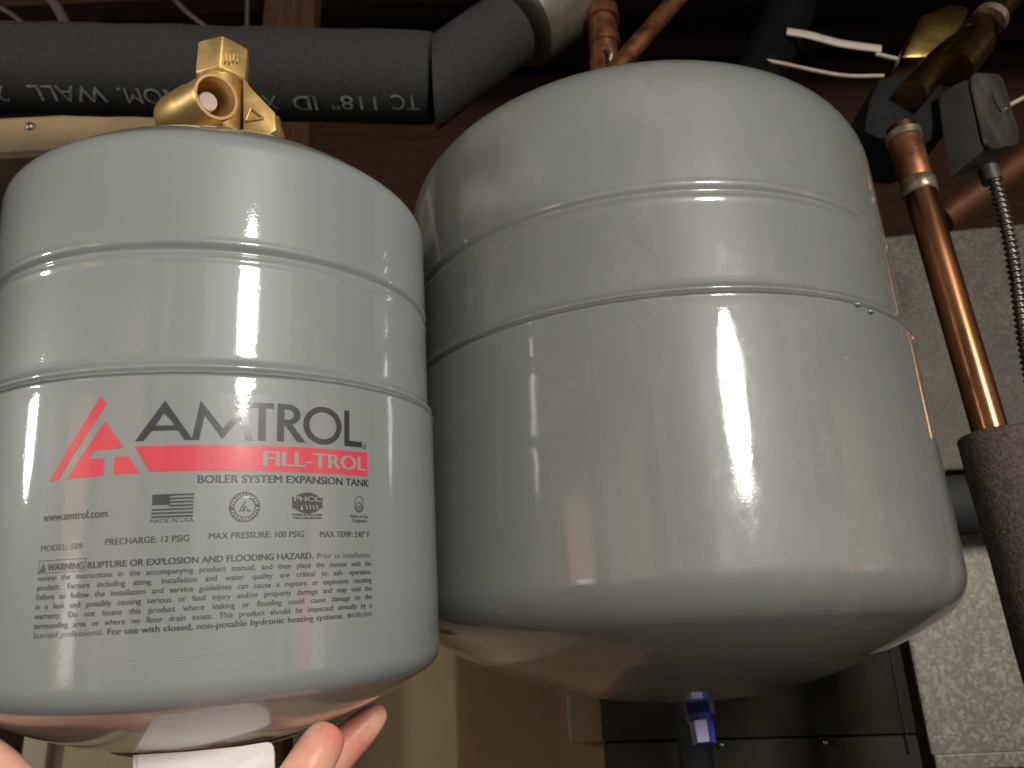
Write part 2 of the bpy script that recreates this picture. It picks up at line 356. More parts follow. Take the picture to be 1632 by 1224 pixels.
tube('waste_pipe', [(vp.x, .93, -.8), (vp.x, .93, .12)], pxr(27, vp), M_SLATE_D, None, 32, False); tag(bpy.context.scene.objects['waste_pipe'], 'dark upright pipe rising behind the blue valve cap', 'pipe')
# ------------------------------------------------------------------ insulated pipe overhead
ia, ib = at(-220, 103, .8), at(686, 125.5, .8)
axis = (ib - ia).normalized(); RI = pxr(70, at(340, 115, .8))
pipe = empty('insulated_pipe', ia + Vector((0, 0, -RI))); tag(pipe, 'straight black foam insulated pipe with upside-down pale printing', 'pipe')
bm = bmesh.new()
NP = 40; Lp = (ib - ia).length
pts = [ia + axis * (Lp * i / NP) for i in range(NP + 1)] + [ib + axis * .003, ib + axis * .0045]
rad = [RI * (1 + .012 * math.sin(i * .9) + .006 * math.sin(i * 2.3)) for i in range(NP + 1)] + [RI * .96, RI * .86]
sweep(bm, pts, rad, 48)
loc(link_mesh('foam_sleeve', bm, M_FOAM), pipe)
# printing: wrapped on the pipe, upside down
def text_mesh(body, size=1.0, space_word=1.0, offset=0.0, spacing=1.0):
    c = bpy.data.curves.new('text', 'FONT'); c.body = body; c.size = size; c.space_word = space_word; c.offset = offset; c.resolution_u = 4; c.space_character = spacing
    c.fill_mode = 'FRONT'
    return curve_to_bm(c)
def curve_to_bm(c):
    o = bpy.data.objects.new('tmp', c); COL.objects.link(o)
    dg = bpy.context.evaluated_depsgraph_get(); dg.update()
    me = bpy.data.meshes.new_from_object(o.evaluated_get(dg), depsgraph=dg)
    bpy.data.objects.remove(o); bpy.data.curves.remove(c)
    bm = bmesh.new(); bm.from_mesh(me); bpy.data.meshes.remove(me)
    return bm
def bounds(bm):
    xs = [v.co.x for v in bm.verts]; ys = [v.co.y for v in bm.verts]
    return min(xs), max(xs), min(ys), max(ys)
def slice_x(bm, step):
    x0, x1, _, _ = bounds(bm); x = math.ceil(x0 / step) * step
    while x < x1:
        if x > x0 + 1e-5: bmesh.ops.bisect_plane(bm, geom=bm.verts[:] + bm.edges[:] + bm.faces[:], plane_co=(x, 0, 0), plane_no=(1, 0, 0), dist=1e-6)
        x += step
def shape2d(polys, res=1):
    c = bpy.data.curves.new('shape', 'CURVE'); c.dimensions = '2D'; c.fill_mode = 'BOTH'
    for poly in polys:
        s_ = c.splines.new('POLY'); s_.points.add(len(poly) - 1)
        for p, q in zip(s_.points, poly): p.co = (q[0], q[1], 0, 1)
        s_.use_cyclic_u = True
    return curve_to_bm(c)
def join(dst, src):
    me = bpy.data.meshes.new('j'); src.to_mesh(me); src.free(); dst.from_mesh(me); bpy.data.meshes.remove(me)
UPP = (Vector((0, 0, 1)) - axis * axis.z).normalized(); FRP = axis.cross(UPP)
if FRP.y > 0: FRP = -FRP
def on_pipe(x_px, body, x_end, cap_h, row):
    """text whose first letter starts at pixel x_px and runs left to x_end (upside down)"""
    t0 = (at(x_px, 165, .75) - ia).dot(axis); 
    def tpar(px):  # axial parameter of the pipe front line seen at px, y=165
        dd = CM @ Vector(((px - 816) / FPX, -(row - 612) / FPX, -1))
        best = None
        w = -ia; a_ = dd - axis * dd.dot(axis); b_ = w - axis * w.dot(axis)
        A = a_.dot(a_); B = a_.dot(b_); C = b_.dot(b_) - (RI * 1.01) ** 2
        t = (-B - math.sqrt(max(B * B - A * C, 0))) / A
        h = dd * t - ia; ax_ = h.dot(axis); rr = h - axis * ax_
        return ax_, math.atan2(rr.dot(UPP), rr.dot(FRP))
    s0, a0 = tpar(x_px); s1, a1 = tpar(x_end)
    bm = text_mesh(body); x0, x1, y0, y1 = bounds(bm)
    for v in bm.verts:
        s_ = s0 + (v.co.x - x0) / (x1 - x0) * (s1 - s0)
        hh = ((v.co.y - y0) / (y1 - y0) - .5) * cap_h
        a_ = (a0 + a1) / 2 - hh / RI
        v.co = ia + axis * s_ + (RI * 1.02 + .0006) * (math.cos(a_) * FRP + math.sin(a_) * UPP)
    return bm
for args in ((667, 'TC', 624, .019, 163), (600, '118"', 529, .019, 164), (505, 'ID', 468, .019, 164), (443, 'X', 419, .019, 163), (288, 'NOM.', 191, .020, 153), (168, 'WALL', 48, .020, 149), (11, '2', -6, .020, 149)):
    loc(link_mesh('lettering', on_pipe(*args), M_PRINT, None, smooth=False), pipe)
# elbow sleeve and pump housing
e0, e1 = at(694, 131, .8), at(808, 49, .82)
ax2 = (e1 - e0).normalized(); RE = pxr(61, e0)
el = empty('insulated_elbow', e0 - Vector((0, 0, RE))); tag(el, 'short slanting black foam sleeve between straight pipe and grey casting', 'insulation')
bm = bmesh.new(); n_ = 14; LL = (e1 - e0).length
sweep(bm, [e0 - ax2 * .004, e0] + [e0 + ax2 * (LL * i / n_) for i in range(1, n_ + 1)] + [e1 + ax2 * .004], [RE * .9] + [RE * (1 + .01 * math.sin(i)) for i in range(n_ + 1)] + [RE * .92], 48)
for v in bm.verts:
    k_ = (v.co - e0).dot(ax2)
    if k_ < LL * .45:
        tt_ = (ib + axis * .006 - v.co).dot((axis + ax2 * .14).normalized()) / ax2.dot((axis + ax2 * .14).normalized())
        v.co += ax2 * (tt_ - .0) * (1 - max(k_, 0) / (LL * .45)) if k_ > -1e-3 else ax2 * (tt_ + .002)
loc(link_mesh('foam_sleeve', bm, M_FOAM), el)
side = ax2.cross(Vector((0, 1, 0))).normalized()
if side.z < 0: side = -side
fr2 = (Vector((0, -1, 0)) - ax2 * -ax2.y).normalized()
dirn = (fr2 * .8 + side * .6).normalized()
tube('slit', [e0 + ax2 * .02 + dirn * (RE * 1.0), e0 + ax2 * (LL * .5) + dirn * (RE * 1.004), e1 + dirn * (RE * 1.0)], .0016, M_BLACK, None, 8); loc(SC.objects['slit'], el)
g0, g1 = at(826, 38, .835), at(1010, -76, .88)
ax3 = (g1 - g0).normalized(); RG = pxr(72, g0)
pump = empty('pump_casting', g0 - Vector((0, 0, RG))); tag(pump, 'olive grey metal casting between foam sleeve and copper fitting', 'pump')
q = ax3.to_track_quat('Z', 'Y').to_matrix().to_4x4()
bm = bmesh.new(); lathe(bm, [(0, -.004), (RG * .8, -.003), (RG * .97, .002), (RG * 1.0, .01), (RG * 1.0, .06), (RG * .98, .075), (RG * .86, .10), (RG * .62, .125), (RG * .5, .15), (RG * .48, .2)], 64, Matrix.Translation(g0) @ q)
loc(link_mesh('casing', bm, M_CAST), pump)
t0 = at(787, 22, .80) ; tq = Matrix.Translation(t0) @ Matrix.Rotation(math.radians(-9), 4, 'Y')
loc(link_mesh('lug', boxbm((-.006, -.012, -.028), (.007, .05, .026), .002, 2, tq), M_DARKSLOT), pump)
# copper fitting and pipes over the plain tank
cf = empty('copper_fitting', at(960, 110, .84)); tag(cf, 'tarnished copper elbow with flux drips above the plain tank', 'fitting')
loc(tube('elbow', [at(936, -22, .86), at(950, 12, .85), at(960, 45, .84), at(962, 125, .84)], pxr(22, at(950, 10, .85)), M_COPPER_D), cf)
ca_, cb_ = at(957, 18, .845), at(960, 38, .84)
loc(tube('collar', [ca_, cb_], pxr(27, ca_), M_COPPER_D, None, 32, False), cf)
loc(tube('collar', [at(962, 62, .84), at(963, 76, .84)], pxr(25, ca_), M_COPPER_D, None, 32, False), cf)
loc(tube('solder_drip', [at(968, 70, .812), at(974, 84, .812), at(972, 98, .815)], [.003, .004, .0045] if False else .0032, M_SOLDER, None, 10), cf)
tube('copper_pipe', [at(974, 118, .80), at(1090, -14, .84)], pxr(15, at(980, 100, .8)), M_COPPER_D, None, 24, False)
tag(SC.objects['copper_pipe'], 'thin tarnished copper pipe slanting up beside the copper elbow', 'pipe')
d0, d1 = at(1195, 150, .95), at(1262, 12, .97)
dk = empty('insulated_pipe', d0); tag(dk, 'short dark slate sleeved pipe dropping behind the plain tank top', 'pipe')
loc(tube('foam_sleeve', [d0, d1], pxr(40, d0), M_DARKFOAM, None, 32, False), dk)
loc(tube('copper_end', [d1 - (d1 - d0).normalized() * .01, d1 + (d1 - d0).normalized() * .12], pxr(28, d0), M_COPPER_BK, None, 28, False), dk)
# ------------------------------------------------------------------ cables
def cable(name, pts, Y, r_px, mat, label, flat=1.0, cat='cable'):
    w = [at(x, y, Y if not isinstance(Y, (list, tuple)) else Y[i]) for i, (x, y) in enumerate(pts)]
    o = tube(name, w, pxr(r_px, w[0]), mat, None, 12, True, flat); tag(o, label, cat); return o
cable('flat_cable', [(1254, 50), (1290, 56), (1340, 69), (1404, 78)], .92, 7, M_CABLE, 'wide white flat cable above the right shoulder of the plain tank', .35)
cable('cable', [(1222, 97), (1250, 102), (1300, 113), (1350, 121), (1408, 121)], .92, 3, M_TWINE, 'thin cream cable just above the right shoulder of the plain tank')
cable('cable', [(1396, 86), (1430, 94), (1468, 102)], .90, 3.2, M_CABLE, 'short white cable end beside the old brass tube')
cable('cable', [(1602, 176), (1612, 166), (1640, 152)], .8, 3.4, M_CABLE, 'white cable curving in to the grey junction box from the right')
cable('cable', [(72, -12), (92, 14), (108, 46)], .95, 8, M_WIRE, 'thick brown cable dropping behind the pipe at far left')
cable('cable', [(-12, 8), (14, 20), (40, 40)], .97, 4, M_WIRE, 'thin brown cable in the top left corner')
cable('cable', [(272, -8), (296, 18), (330, 44), (352, 58)], .97, 4, M_WIRE, 'thin brown cable slanting down toward the brass valve')
cable('hanger_rod', [(394, -14), (394, 20), (393, 62)], .84, 4, M_STEEL, 'thin steel rod hanging above the brass valve', 1.0, 'rod')
# ------------------------------------------------------------------ zone valve group, right
zv = empty('zone_valve', at(1440, 240, .70)); tag(zv, 'dark grey valve actuator with old brass body above the copper pipe', 'valve')
fr = [at(x, y, .69) for x, y in ((1374, 208), (1384, 158), (1398, 122), (1432, 112), (1506, 128), (1516, 206), (1470, 236), (1420, 230))]
bk = [p + Vector((0.01, .09, .01)) for p in fr]
loc(link_mesh('housing', prismbm(fr, bk, .012), M_DARKMET), zv)
b0, b1, b2 = at(1452, 152, .675), at(1500, 98, .69), at(1546, 62, .70)
loc(tube('brass_body', [b0, b1, b2], pxr(23, b1), M_BRASS_OLD, None, 32), zv)
loc(tube('union_nut', [at(1520, 112, .675), at(1556, 66, .685)], pxr(28, b2), M_BRASS_OLD, None, 28, False), zv)
loc(tube('tailpiece', [b2, at(1600, 2, .72), at(1640, -40, .73)], pxr(24, b2), M_BRASS_OLD, None, 28), zv)
c0, c1 = at(1574, 36, .70), at(1580, 28, .70)
loc(tube('solder_ring', [c0, c1], pxr(27, c0), M_SOLDER, None, 28, False), zv)
blk = [at(x, y, .715) for x, y in ((1436, 92), (1470, 22), (1516, 4), (1548, 10), (1534, 52), (1500, 90))]
loc(link_mesh('brass_block', prismbm(blk, [p + Vector((.006, .06, .006)) for p in blk], .006), M_BRASS_OLD), zv)
# junction box: housing colour darkened for left-side shade, lid toward the right, underside showing
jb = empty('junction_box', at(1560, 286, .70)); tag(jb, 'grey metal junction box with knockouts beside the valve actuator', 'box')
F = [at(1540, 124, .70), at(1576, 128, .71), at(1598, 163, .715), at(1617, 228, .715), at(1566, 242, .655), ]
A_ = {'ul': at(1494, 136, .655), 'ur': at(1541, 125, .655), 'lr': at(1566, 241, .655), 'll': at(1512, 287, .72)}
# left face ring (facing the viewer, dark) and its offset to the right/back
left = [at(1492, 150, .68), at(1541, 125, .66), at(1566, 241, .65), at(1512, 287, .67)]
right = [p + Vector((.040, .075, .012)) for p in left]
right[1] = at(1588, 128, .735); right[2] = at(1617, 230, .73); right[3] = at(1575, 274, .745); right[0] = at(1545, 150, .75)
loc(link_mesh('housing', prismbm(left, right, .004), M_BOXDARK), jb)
lid_f = [left[1] + Vector((.001, -.001, .004)), left[2] + Vector((.001, -.001, -.002)), right[2] + Vector((.002, -.002, -.002)), right[1] + Vector((.002, -.002, .004))]
def rounded(P, k=.2, n=6):
    out = []
    for i in range(len(P)):
        a_, c_, b_2 = P[i - 1], P[i], P[(i + 1) % len(P)]
        p_, q_ = c_ + (a_ - c_) * k, c_ + (b_2 - c_) * k
        for t in [j / n for j in range(n + 1)]: out.append(p_ * (1 - t) ** 2 + c_ * 2 * t * (1 - t) + q_ * t * t)
    return out
nrm = (lid_f[1] - lid_f[0]).cross(lid_f[3] - lid_f[0]).normalized()
if nrm.x < 0: nrm = -nrm
loc(link_mesh('lid', prismbm(rounded(lid_f), [p + nrm * .004 for p in rounded(lid_f)], .0012), M_BOXMET), jb)
kp = (lid_f[0] * .25 + lid_f[1] * .2 + lid_f[2] * .2 + lid_f[3] * .35) + nrm * .004
qn = nrm.to_track_quat('Z', 'Y').to_matrix().to_4x4()
bm = bmesh.new(); lathe(bm, [(.010, 0), (.012, .0012), (.009, .0018), (0, .0012)], 24, Matrix.Translation(kp) @ qn); loc(link_mesh('knockout', bm, M_BOXMET), jb)
sp_ = lid_f[0] * .1 + lid_f[1] * .12 + lid_f[2] * .4 + lid_f[3] * .38 + nrm * .0045
bm = bmesh.new(); lathe(bm, [(.0045, 0), (.004, .002), (0, .0026)], 16, Matrix.Translation(sp_) @ qn); loc(link_mesh('screw', bm, M_STEEL), jb)
k0, k1 = at(1574, 268, .70), at(1582, 290, .70)
loc(tube('connector', [k0, k1], pxr(15, k0), M_BOXMET, None, 20, False), jb)
# corrugated conduit
cpts = catmull([at(1578, 272, .70), at(1590, 306, .70), at(1606, 370, .70), at(1620, 450, .705), at(1632, 540, .71), at(1650, 640, .71)], 60)
rr0 = pxr(9, at(1600, 350, .7)); tot = 0; rads = [rr0]
for a_, b_ in zip(cpts, cpts[1:]): tot += (b_ - a_).length; rads.append(rr0 * (1 + .22 * math.sin(tot / .0062 * 2 * PI)))
bm = bmesh.new(); sweep(bm, cpts, rads, 20)
o = link_mesh('flexible_conduit', bm, M_CONDUIT, None, True, 80); tag(o, 'ribbed steel conduit hanging down from the junction box', 'conduit')
tube('copper_pipe', [at(1498, 352, .86), at(1660, 236, .86)], pxr(24, at(1550, 300, .86)), M_COPPER_BK, None, 28, False)
o = [x for x in SC.objects if x.name.startswith('copper_pipe')][-1]; tag(o, 'brown copper pipe slanting up behind the junction box', 'pipe')
# main copper riser with foam sleeve
u0, u1 = at(1436, 205, .68), at(1582, 700, .66)
cp = empty('copper_riser', at(1640, 1000, .66)); tag(cp, 'bright copper pipe running down into brown-black foam at right', 'pipe')
RC = pxr(24.5, at(1520, 450, .67)); axc = (u1 - u0).normalized()
bm = bmesh.new(); sweep(bm, [u0 + axc * ((u1 - u0).length * i / 12) for i in range(13)], RC, 40); loc(link_mesh('pipe', bm, M_COPPER), cp)
def ring(name, px0, py0, px1, py1, r, mat, n=36):
    a_ = u0 + axc * (at(px0, py0, .68) - u0).dot(axc); b_ = u0 + axc * (at(px1, py1, .68) - u0).dot(axc)
    return loc(tube(name, [a_, a_ + (b_ - a_) * .12, a_ + (b_ - a_) * .88, b_], r if isinstance(r, list) else [r * .9, r, r, r * .9], mat, None, n, False), cp)
ring('coupling', 1441, 220, 1463, 296, RC * 1.08, M_COPPER_D)
ring('solder_ring', 1440, 214, 1444, 228, RC * 1.2, M_SOLDER)
ring('solder_ring', 1462, 292, 1468, 316, RC * 1.16, M_SOLDER)
f0 = u1 - axc * .005; f1 = u1 + axc * .42
RF = pxr(58, f0)
bm = bmesh.new(); fp = [f0 + axc * (.42 * i / 24) for i in range(25)]
off = Vector((pxr(20, f0), .01, 0))
fp = [p + off for p in fp]
sweep(bm, [fp[0] - axc * .001, fp[0]] + fp[1:], [RF * .96, RF] + [RF * (1 + .012 * math.sin(i * .8)) for i in range(1, 25)], 48)
loc(link_mesh('foam_sleeve', bm, M_FOAM2), cp)
# ------------------------------------------------------------------ tanks
def tori(R, h1, d, rk, sgn, n1=14, n2=18):
    Rc = ((R - rk) ** 2 + d * d - rk * rk) / (2 * (d - rk)); cz = d - Rc
    ae = math.atan2(-cz, R - rk); P = []
    for i in range(n1 + 1):
        a = ae * i / n1; P.append((R - rk + rk * math.cos(a), h1 + sgn * rk * math.sin(a)))
    for i in range(1, n2 + 1):
        a = ae + (PI / 2 - ae) * i / n2; P.append((max(Rc * math.cos(a), 0), h1 + sgn * (cz + Rc * math.sin(a))))
    P[-1] = (0, P[-1][1]); return P
def sup(R, h1, d, n, sgn, k=28):
    P = []
    for i in range(k + 1):
        t = 1 - (1 - i / k) ** 2; P.append((R * max(0, 1 - t ** n) ** (1 / n), h1 + sgn * d * t))
    P[-1] = (0, P[-1][1]); return P
def wall_prof(R0, R1, ztop, zbot, hg, gw, gd, sw):
    """side wall from the top down: plain, rolled groove at hg, seam lap at 0, plain"""
    P = []; z = ztop - .002
    while z > hg + 3 * gw: P.append((R1, z)); z -= .008
    for i in range(-24, 25):
        s_ = i / 8.0; zz = hg - s_ * gw
        P.append((R1 - gd * math.exp(-(s_ * 1.5) ** 2) + gd * .22 * math.exp(-((abs(s_) - 1.5) * 1.8) ** 2), zz))
    z = hg - 3 * gw - .006
    while z > 3.2 * sw: P.append((R1, z)); z -= .008
    for k, (r, q) in enumerate(((0, 3.0), (.15, 2.4), (.55, 1.9), (.9, 1.5), (1.0, 1.1), (.82, .75), (.62, .5), (.9, .28), (1.22, .05), (1.3, -.12), (1.05, -.36), (.96, -.6), (1.0, -1.0))):
        P.append((R1 + (R0 - R1) * r, q * sw))
    z = -.012
    while z > zbot + .003: P.append((R0, z)); z -= .008
    return P
def bead(amp, sw, seed):
    rnd = random.Random(seed); ph = [(rnd.randint(20, 90), rnd.random() * 6.28, rnd.random()) for _ in range(9)]
    def w(r, z, a):
        k = math.exp(-((z / sw) / .45) ** 2)
        if k < .02: return r, z
        s_ = sum(c * math.sin(n * a + p) for n, p, c in ph) / 4.5
        return r + amp * k * s_, z + amp * .8 * k * s_
    return w
# --- plain tank (hung vertically)
RCEN = Vector((0.12886, 0.69941, 0.2189)); RR, RU = .224, .2202
t2 = empty('expansion_tank', RCEN + Vector((0, 0, -.27)))
tag(t2, 'larger plain grey expansion tank hanging overhead with a blue cap beneath', 'expansion tank')
prof = sup(RU, .160, .082, 2.9, 1)[::-1] + wall_prof(RR, RU, .160, -.178, .0811, .0042, .0019, .0031) + tori(RR, -.178, .088, .036, -1)
bm = bmesh.new(); lathe(bm, prof, 256, Matrix.Translation(RCEN), bead(.0005, .0036, 3))
loc(link_mesh('body', bm, M_TANK2, None, True, 60), t2)
# weld blob with a drip on the seam at right
wb = Vector((RCEN.x + RR * math.sin(math.radians(31)), RCEN.y - RR * math.cos(math.radians(31)), RCEN.z - .001))
bm = bmesh.new(); bmesh.ops.create_icosphere(bm, subdivisions=3, radius=.0022, matrix=Matrix.Translation(wb) @ Matrix.Diagonal((1.6, 1.2, .9, 1)))
bmesh.ops.create_icosphere(bm, subdivisions=3, radius=.0018, matrix=Matrix.Translation(wb + Vector((.012, .007, -.003))) @ Matrix.Diagonal((1.9, 1.2, .8, 1)))
loc(link_mesh('weld_drip', bm, M_TANK2), t2)
# blue cap
cpos = at(1112, 1118, .70); cend = at(1123, 1186, .69)
axk = (cend - cpos).normalized(); qk = axk.to_track_quat('Z', 'Y').to_matrix().to_4x4()
cap = empty('cap_tmp', cpos); bpy.data.objects.remove(cap)
def hexprism(M, prof, n=8):
    bm = bmesh.new(); lathe(bm, prof, n, M); return bm
hh = (cend - cpos).length; rk = pxr(21, cpos)
Mk = Matrix.Translation(cpos) @ qk @ Matrix.Rotation(math.radians(12), 4, 'Z')
vc = loc(link_mesh('valve_cap', hexprism(Mk, [(0, -.014), (rk * 1.15, -.012), (rk * 1.15, hh * .34), (rk * .98, hh * .50), (rk * .86, hh * .5), (0, hh * .5)]), M_BLUE_D, None, False), t2)
bm = hexprism(Mk, [(0, hh * .46), (rk * .9, hh * .5), (rk * .84, hh * .98), (rk * .78, hh), (0, hh)], 6)
tip = link_mesh('cap_tip', bm, [M_BLUE, M_LILAC], None, False)
for p in tip.data.polygons:
    if p.normal.y < -.2 and p.normal.x < .05 and abs(p.normal.z) < .6: p.material_index = 1  # sheen on the front-left facets put into their colour
tip.parent = vc; tip.matrix_parent_inverse = vc.matrix_world.inverted()
# --- lettered tank, tipped slightly toward the viewer
LCEN = Vector((-0.1953, 0.50558, 0.15198)); LAX = Vector((-0.0049, -0.08159, 0.99665)).normalized()
LR, LU = .140, .137
yy = Vector((0, -1, 0)); yy = (yy - LAX * yy.dot(LAX)).normalized(); xx = yy.cross(LAX)
if xx.x < 0: xx = -xx
ROTL = Matrix((xx, -yy, LAX)).transposed()
t1 = empty('expansion_tank', LCEN - LAX * .2, ROTL)
tag(t1, 'grey expansion tank with red and black lettering and a brass valve on top', 'expansion tank')
ML = Matrix.Translation((0, 0, .2))      # seam height inside the tank's own frame
def lpart(name, bm, mat, parent=t1, smooth=True, angle=50):
    o = link_mesh(name, bm, mat, None, smooth, angle); o.parent = parent; return o
prof = tori(LU, .130, .062, .016, 1)[::-1] + wall_prof(LR, LU, .130, -.148, .0682, .0034, .0019, .0028) + tori(LR, -.148, .050, .015, -1)
bm = bmesh.new(); lathe(bm, prof, 256, ML, bead(.0003, .0034, 5)); body = lpart('body', bm, M_TANK, t1, True, 60)
# bottom flange
bm = bmesh.new(); lathe(bm, [(0, -.1905), (.052, -.1905), (.0565, -.1912), (.0575, -.1924), (.0565, -.1936), (.050, -.1942), (0, -.1942)], 96, ML)
lpart('bottom_flange', bm, M_DARKRIM)
# --- printed label
def wrap(bm, lift):
    slice_x(bm, .006)
    for v in bm.verts:
        a = v.co.x / LR; r = LR + lift
        r += v.co.z; v.co = Vector((r * math.sin(a), -r * math.cos(a), v.co.y + .2))
    return bm
def mm(polys): return [[(x / 1000, y / 1000) for x, y in p] for p in polys]
def put_text(bm, body, x0, x1, y0, cap, word=None, bold=0.0, spacing=1.0):
    """text filling x0..x1 (mm) on baseline y0 with cap height in mm"""
    def make(w): return text_mesh(body, 1.0, w, 0.0, spacing)
    CAP = .73
    if word is None: b = make(1.0)
    else:
        nat = cap * word / CAP          # mm per font unit horizontally
        w1 = make(1.0); w2 = make(2.0); a1 = bounds(w1); a2 = bounds(w2); W1 = a1[1] - a1[0]; W2 = a2[1] - a2[0]; w1.free(); w2.free()
        want = (x1 - x0) / nat
        sw = 1.0 + (want - W1) / max(W2 - W1, 1e-6); b = make(min(max(sw, .55), 4))
    c = bounds(b); sx = (x1 - x0) / (c[1] - c[0]); sy = cap / CAP
    for v in b.verts: v.co = Vector(((x0 + (v.co.x - c[0]) * sx) / 1000, (y0 + v.co.y * sy) / 1000, 0))
    if bold:      # heavier strokes: two more copies, a hair apart sideways and in height
        for k, dx in ((1, -bold), (2, bold)):
            c2 = b.copy()
            for v in c2.verts: v.co.x += dx * cap / 1000 * 2.0; v.co.z += k * .00002
            join(bm, c2)
    join(bm, b)
bm = shape2d(mm([[(-37, -11), (134, -11), (134.6, -137), (-37, -137)]]))
_n = bm.verts[:]
lpart('label_film', wrap(bm, .00012), M_FILM)
# red slash and triangle
bm = shape2d(mm([[(-8.9, -11.3), (-5.6, -15.4), (-28.6, -51.7), (-33.2, -51.9)],
                 [(-5.6, -24.0), (4.3, -37.9), (-10.6, -38.4), (-12.4, -42.5), (-4.9, -42.5), (-4.6, -51.0), (-23.4, -51.4)],
                 [(0.3, -42.3), (6.6, -42.0), (12.6, -50.6), (0.3, -50.8)]]))
lpart('emblem', wrap(bm, .00028), M_RED)
bar = lpart('banner', wrap(shape2d(mm([[(9.6, -37.6), (130.4, -37.6), (130.3, -50.7), (17.4, -50.3)]])), .00028), M_RED)
def ringpoly(cx, cy, rx, ry, n=48): return [(cx + rx * math.cos(2 * PI * i / n), cy + ry * math.sin(2 * PI * i / n)) for i in range(n)]
def big_text(T, x0, x1, y0, y1): return T
# main lettering, drawn stroke by stroke
b_, t_ = -35.0, -15.2
A_poly = [[(22.6, -14.9), (36.6, b_), (32.6, b_), (29.4, -30.1), (17.2, -30.1), (13.6, b_), (9.6, b_)], [(22.5, -21.2), (27.9, -27.5), (18.9, -27.5)]]
M_poly = [[(35.9, b_), (39.3, -14.9), (50.2, -29.2), (60.6, -14.9), (64.6, b_), (61.0, b_), (58.7, -22.6), (50.2, -34.6), (41.4, -22.6), (39.3, b_)]]
T_poly = [[(62.8, t_), (74.8, t_), (74.8, -18.0), (70.9, -18.0), (70.9, b_), (67.2, b_), (67.2, -18.0), (62.8, -18.0)]]
def arc(cx, cy, rx, ry, a0, a1, n=18): return [(cx + rx * math.cos(math.radians(a0 + (a1 - a0) * i / n)), cy + ry * math.sin(math.radians(a0 + (a1 - a0) * i / n))) for i in range(n + 1)]
R_poly = [[(76.6, b_), (76.6, t_), (82.0, t_)] + arc(82.4, -20.6, 6.4, 5.4, 90, -72) + [(91.6, b_), (87.2, b_), (80.6, -26.4), (80.2, -26.4), (80.2, b_)],
          [(80.2, -18.0), (82.0, -18.0)] + arc(82.2, -20.7, 3.0, 2.7, 90, -90) + [(80.2, -23.4)]]
O_poly = [ringpoly(101.6, -25.1, 11.3, 10.3), ringpoly(101.6, -25.1, 8.0, 7.3)]
L_poly = [[(114.6, t_), (117.9, t_), (117.9, -31.9), (126.5, -31.9), (126.5, b_), (114.6, b_)]]
bm = bmesh.new()
for P in (A_poly, M_poly, T_poly, R_poly, O_poly, L_poly): join(bm, shape2d(mm(P)))
join(bm, shape2d(mm([ringpoly(128.4, -34.4, 1.25, 1.25, 24), ringpoly(128.4, -34.4, .95, .95, 24)])))
put_text(bm, 'R', 128.0, 128.9, -34.95, 1.1)
lpart('lettering', wrap(bm, .00030), M_INK)
bm = bmesh.new(); put_text(bm, 'FILL-TROL', 70.2, 128.8, -47.9, 8.0, bold=.03)
lt = wrap(bm, .00042)
o = link_mesh('lettering', lt, M_KNOCK, None, False); o.parent = bar
bm = bmesh.new(); put_text(bm, 'BOILER SYSTEM EXPANSION TANK', 39.6, 131.2, -56.4, 4.0, bold=.018)
lpart('subtitle', wrap(bm, .0003), M_INK)
bm = bmesh.new(); put_text(bm, 'www.amtrol.com', -34.8, -1.4, -71.0, 4.0, bold=.012); lpart('website_text', wrap(bm, .0003), M_INK2)
# flag
bm = bmesh.new(); fx0, fx1, fy0, fy1 = 19.2, 38.0, -61.4, -72.6
sh = (fy0 - fy1) / 13
for i in range(0, 13, 2):
    x0 = fx0 + (7.9 if i < 7 else 0)
    join(bm, shape2d(mm([[(x0, fy0 - i * sh), (fx1, fy0 - i * sh), (fx1, fy0 - (i + 1) * sh), (x0, fy0 - (i + 1) * sh)]])))
join(bm, shape2d(mm([[(fx0, fy0), (fx0 + 8.2, fy0), (fx0 + 8.2, fy0 - 6 * sh), (fx0, fy0 - 6 * sh)]])))
put_text(bm, 'MADE IN USA', 18.8, 38.3, -75.0, 2.0); lpart('flag_mark', wrap(bm, .0003), M_INK2)
# round seal
bm = bmesh.new(); cx, cy = 61.6, -68.5
join(bm, shape2d(mm([ringpoly(cx, cy, 7.3, 7.4, 64), ringpoly(cx, cy, 4.7, 4.8, 64)])))
join(bm, shape2d(mm([[(cx - 2.8, cy - 2.3), (cx - 2.0, cy - 2.3), (cx + .5, cy + 2.6), (cx + .1, cy + 3.2)], [(cx - 1.4, cy - 2.2), (cx + .2, cy + .9), (cx + .9, cy - .3), (cx + .2, cy - .6), (cx + .2, cy - 2.2)], [(cx + 1.0, cy - .9), (cx + 1.5, cy - .9), (cx + 3.2, cy - 2.2), (cx + 1.0, cy - 2.2)]])))
seal = lpart('seal', wrap(bm, .0003), M_INK2)
bm = bmesh.new()
rnd = random.Random(2)
for k in range(26):          # tiny marks in the ring, too small in the photo to be read as words
    a = 2 * PI * (k + .5) / 26
    if k in (0, 13): continue
    rr = 6.0; p = [(-.42, -.75), (.42, -.75), (.42 * rnd.uniform(.2, 1), .75), (-.42, .75)]
    if k % 3 == 0: p = [(-.5, -.75), (.1, -.75), (.5, .75), (-.1, .75)]
    join(bm, shape2d(mm([[(cx + rr * math.cos(a) + px_ * math.sin(a) + py_ * math.cos(a), cy + rr * math.sin(a) - px_ * math.cos(a) + py_ * math.sin(a)) for px_, py_ in p]])))
o = link_mesh('ring_marks', wrap(bm, .00042), M_KNOCK, None, False); o.parent = seal
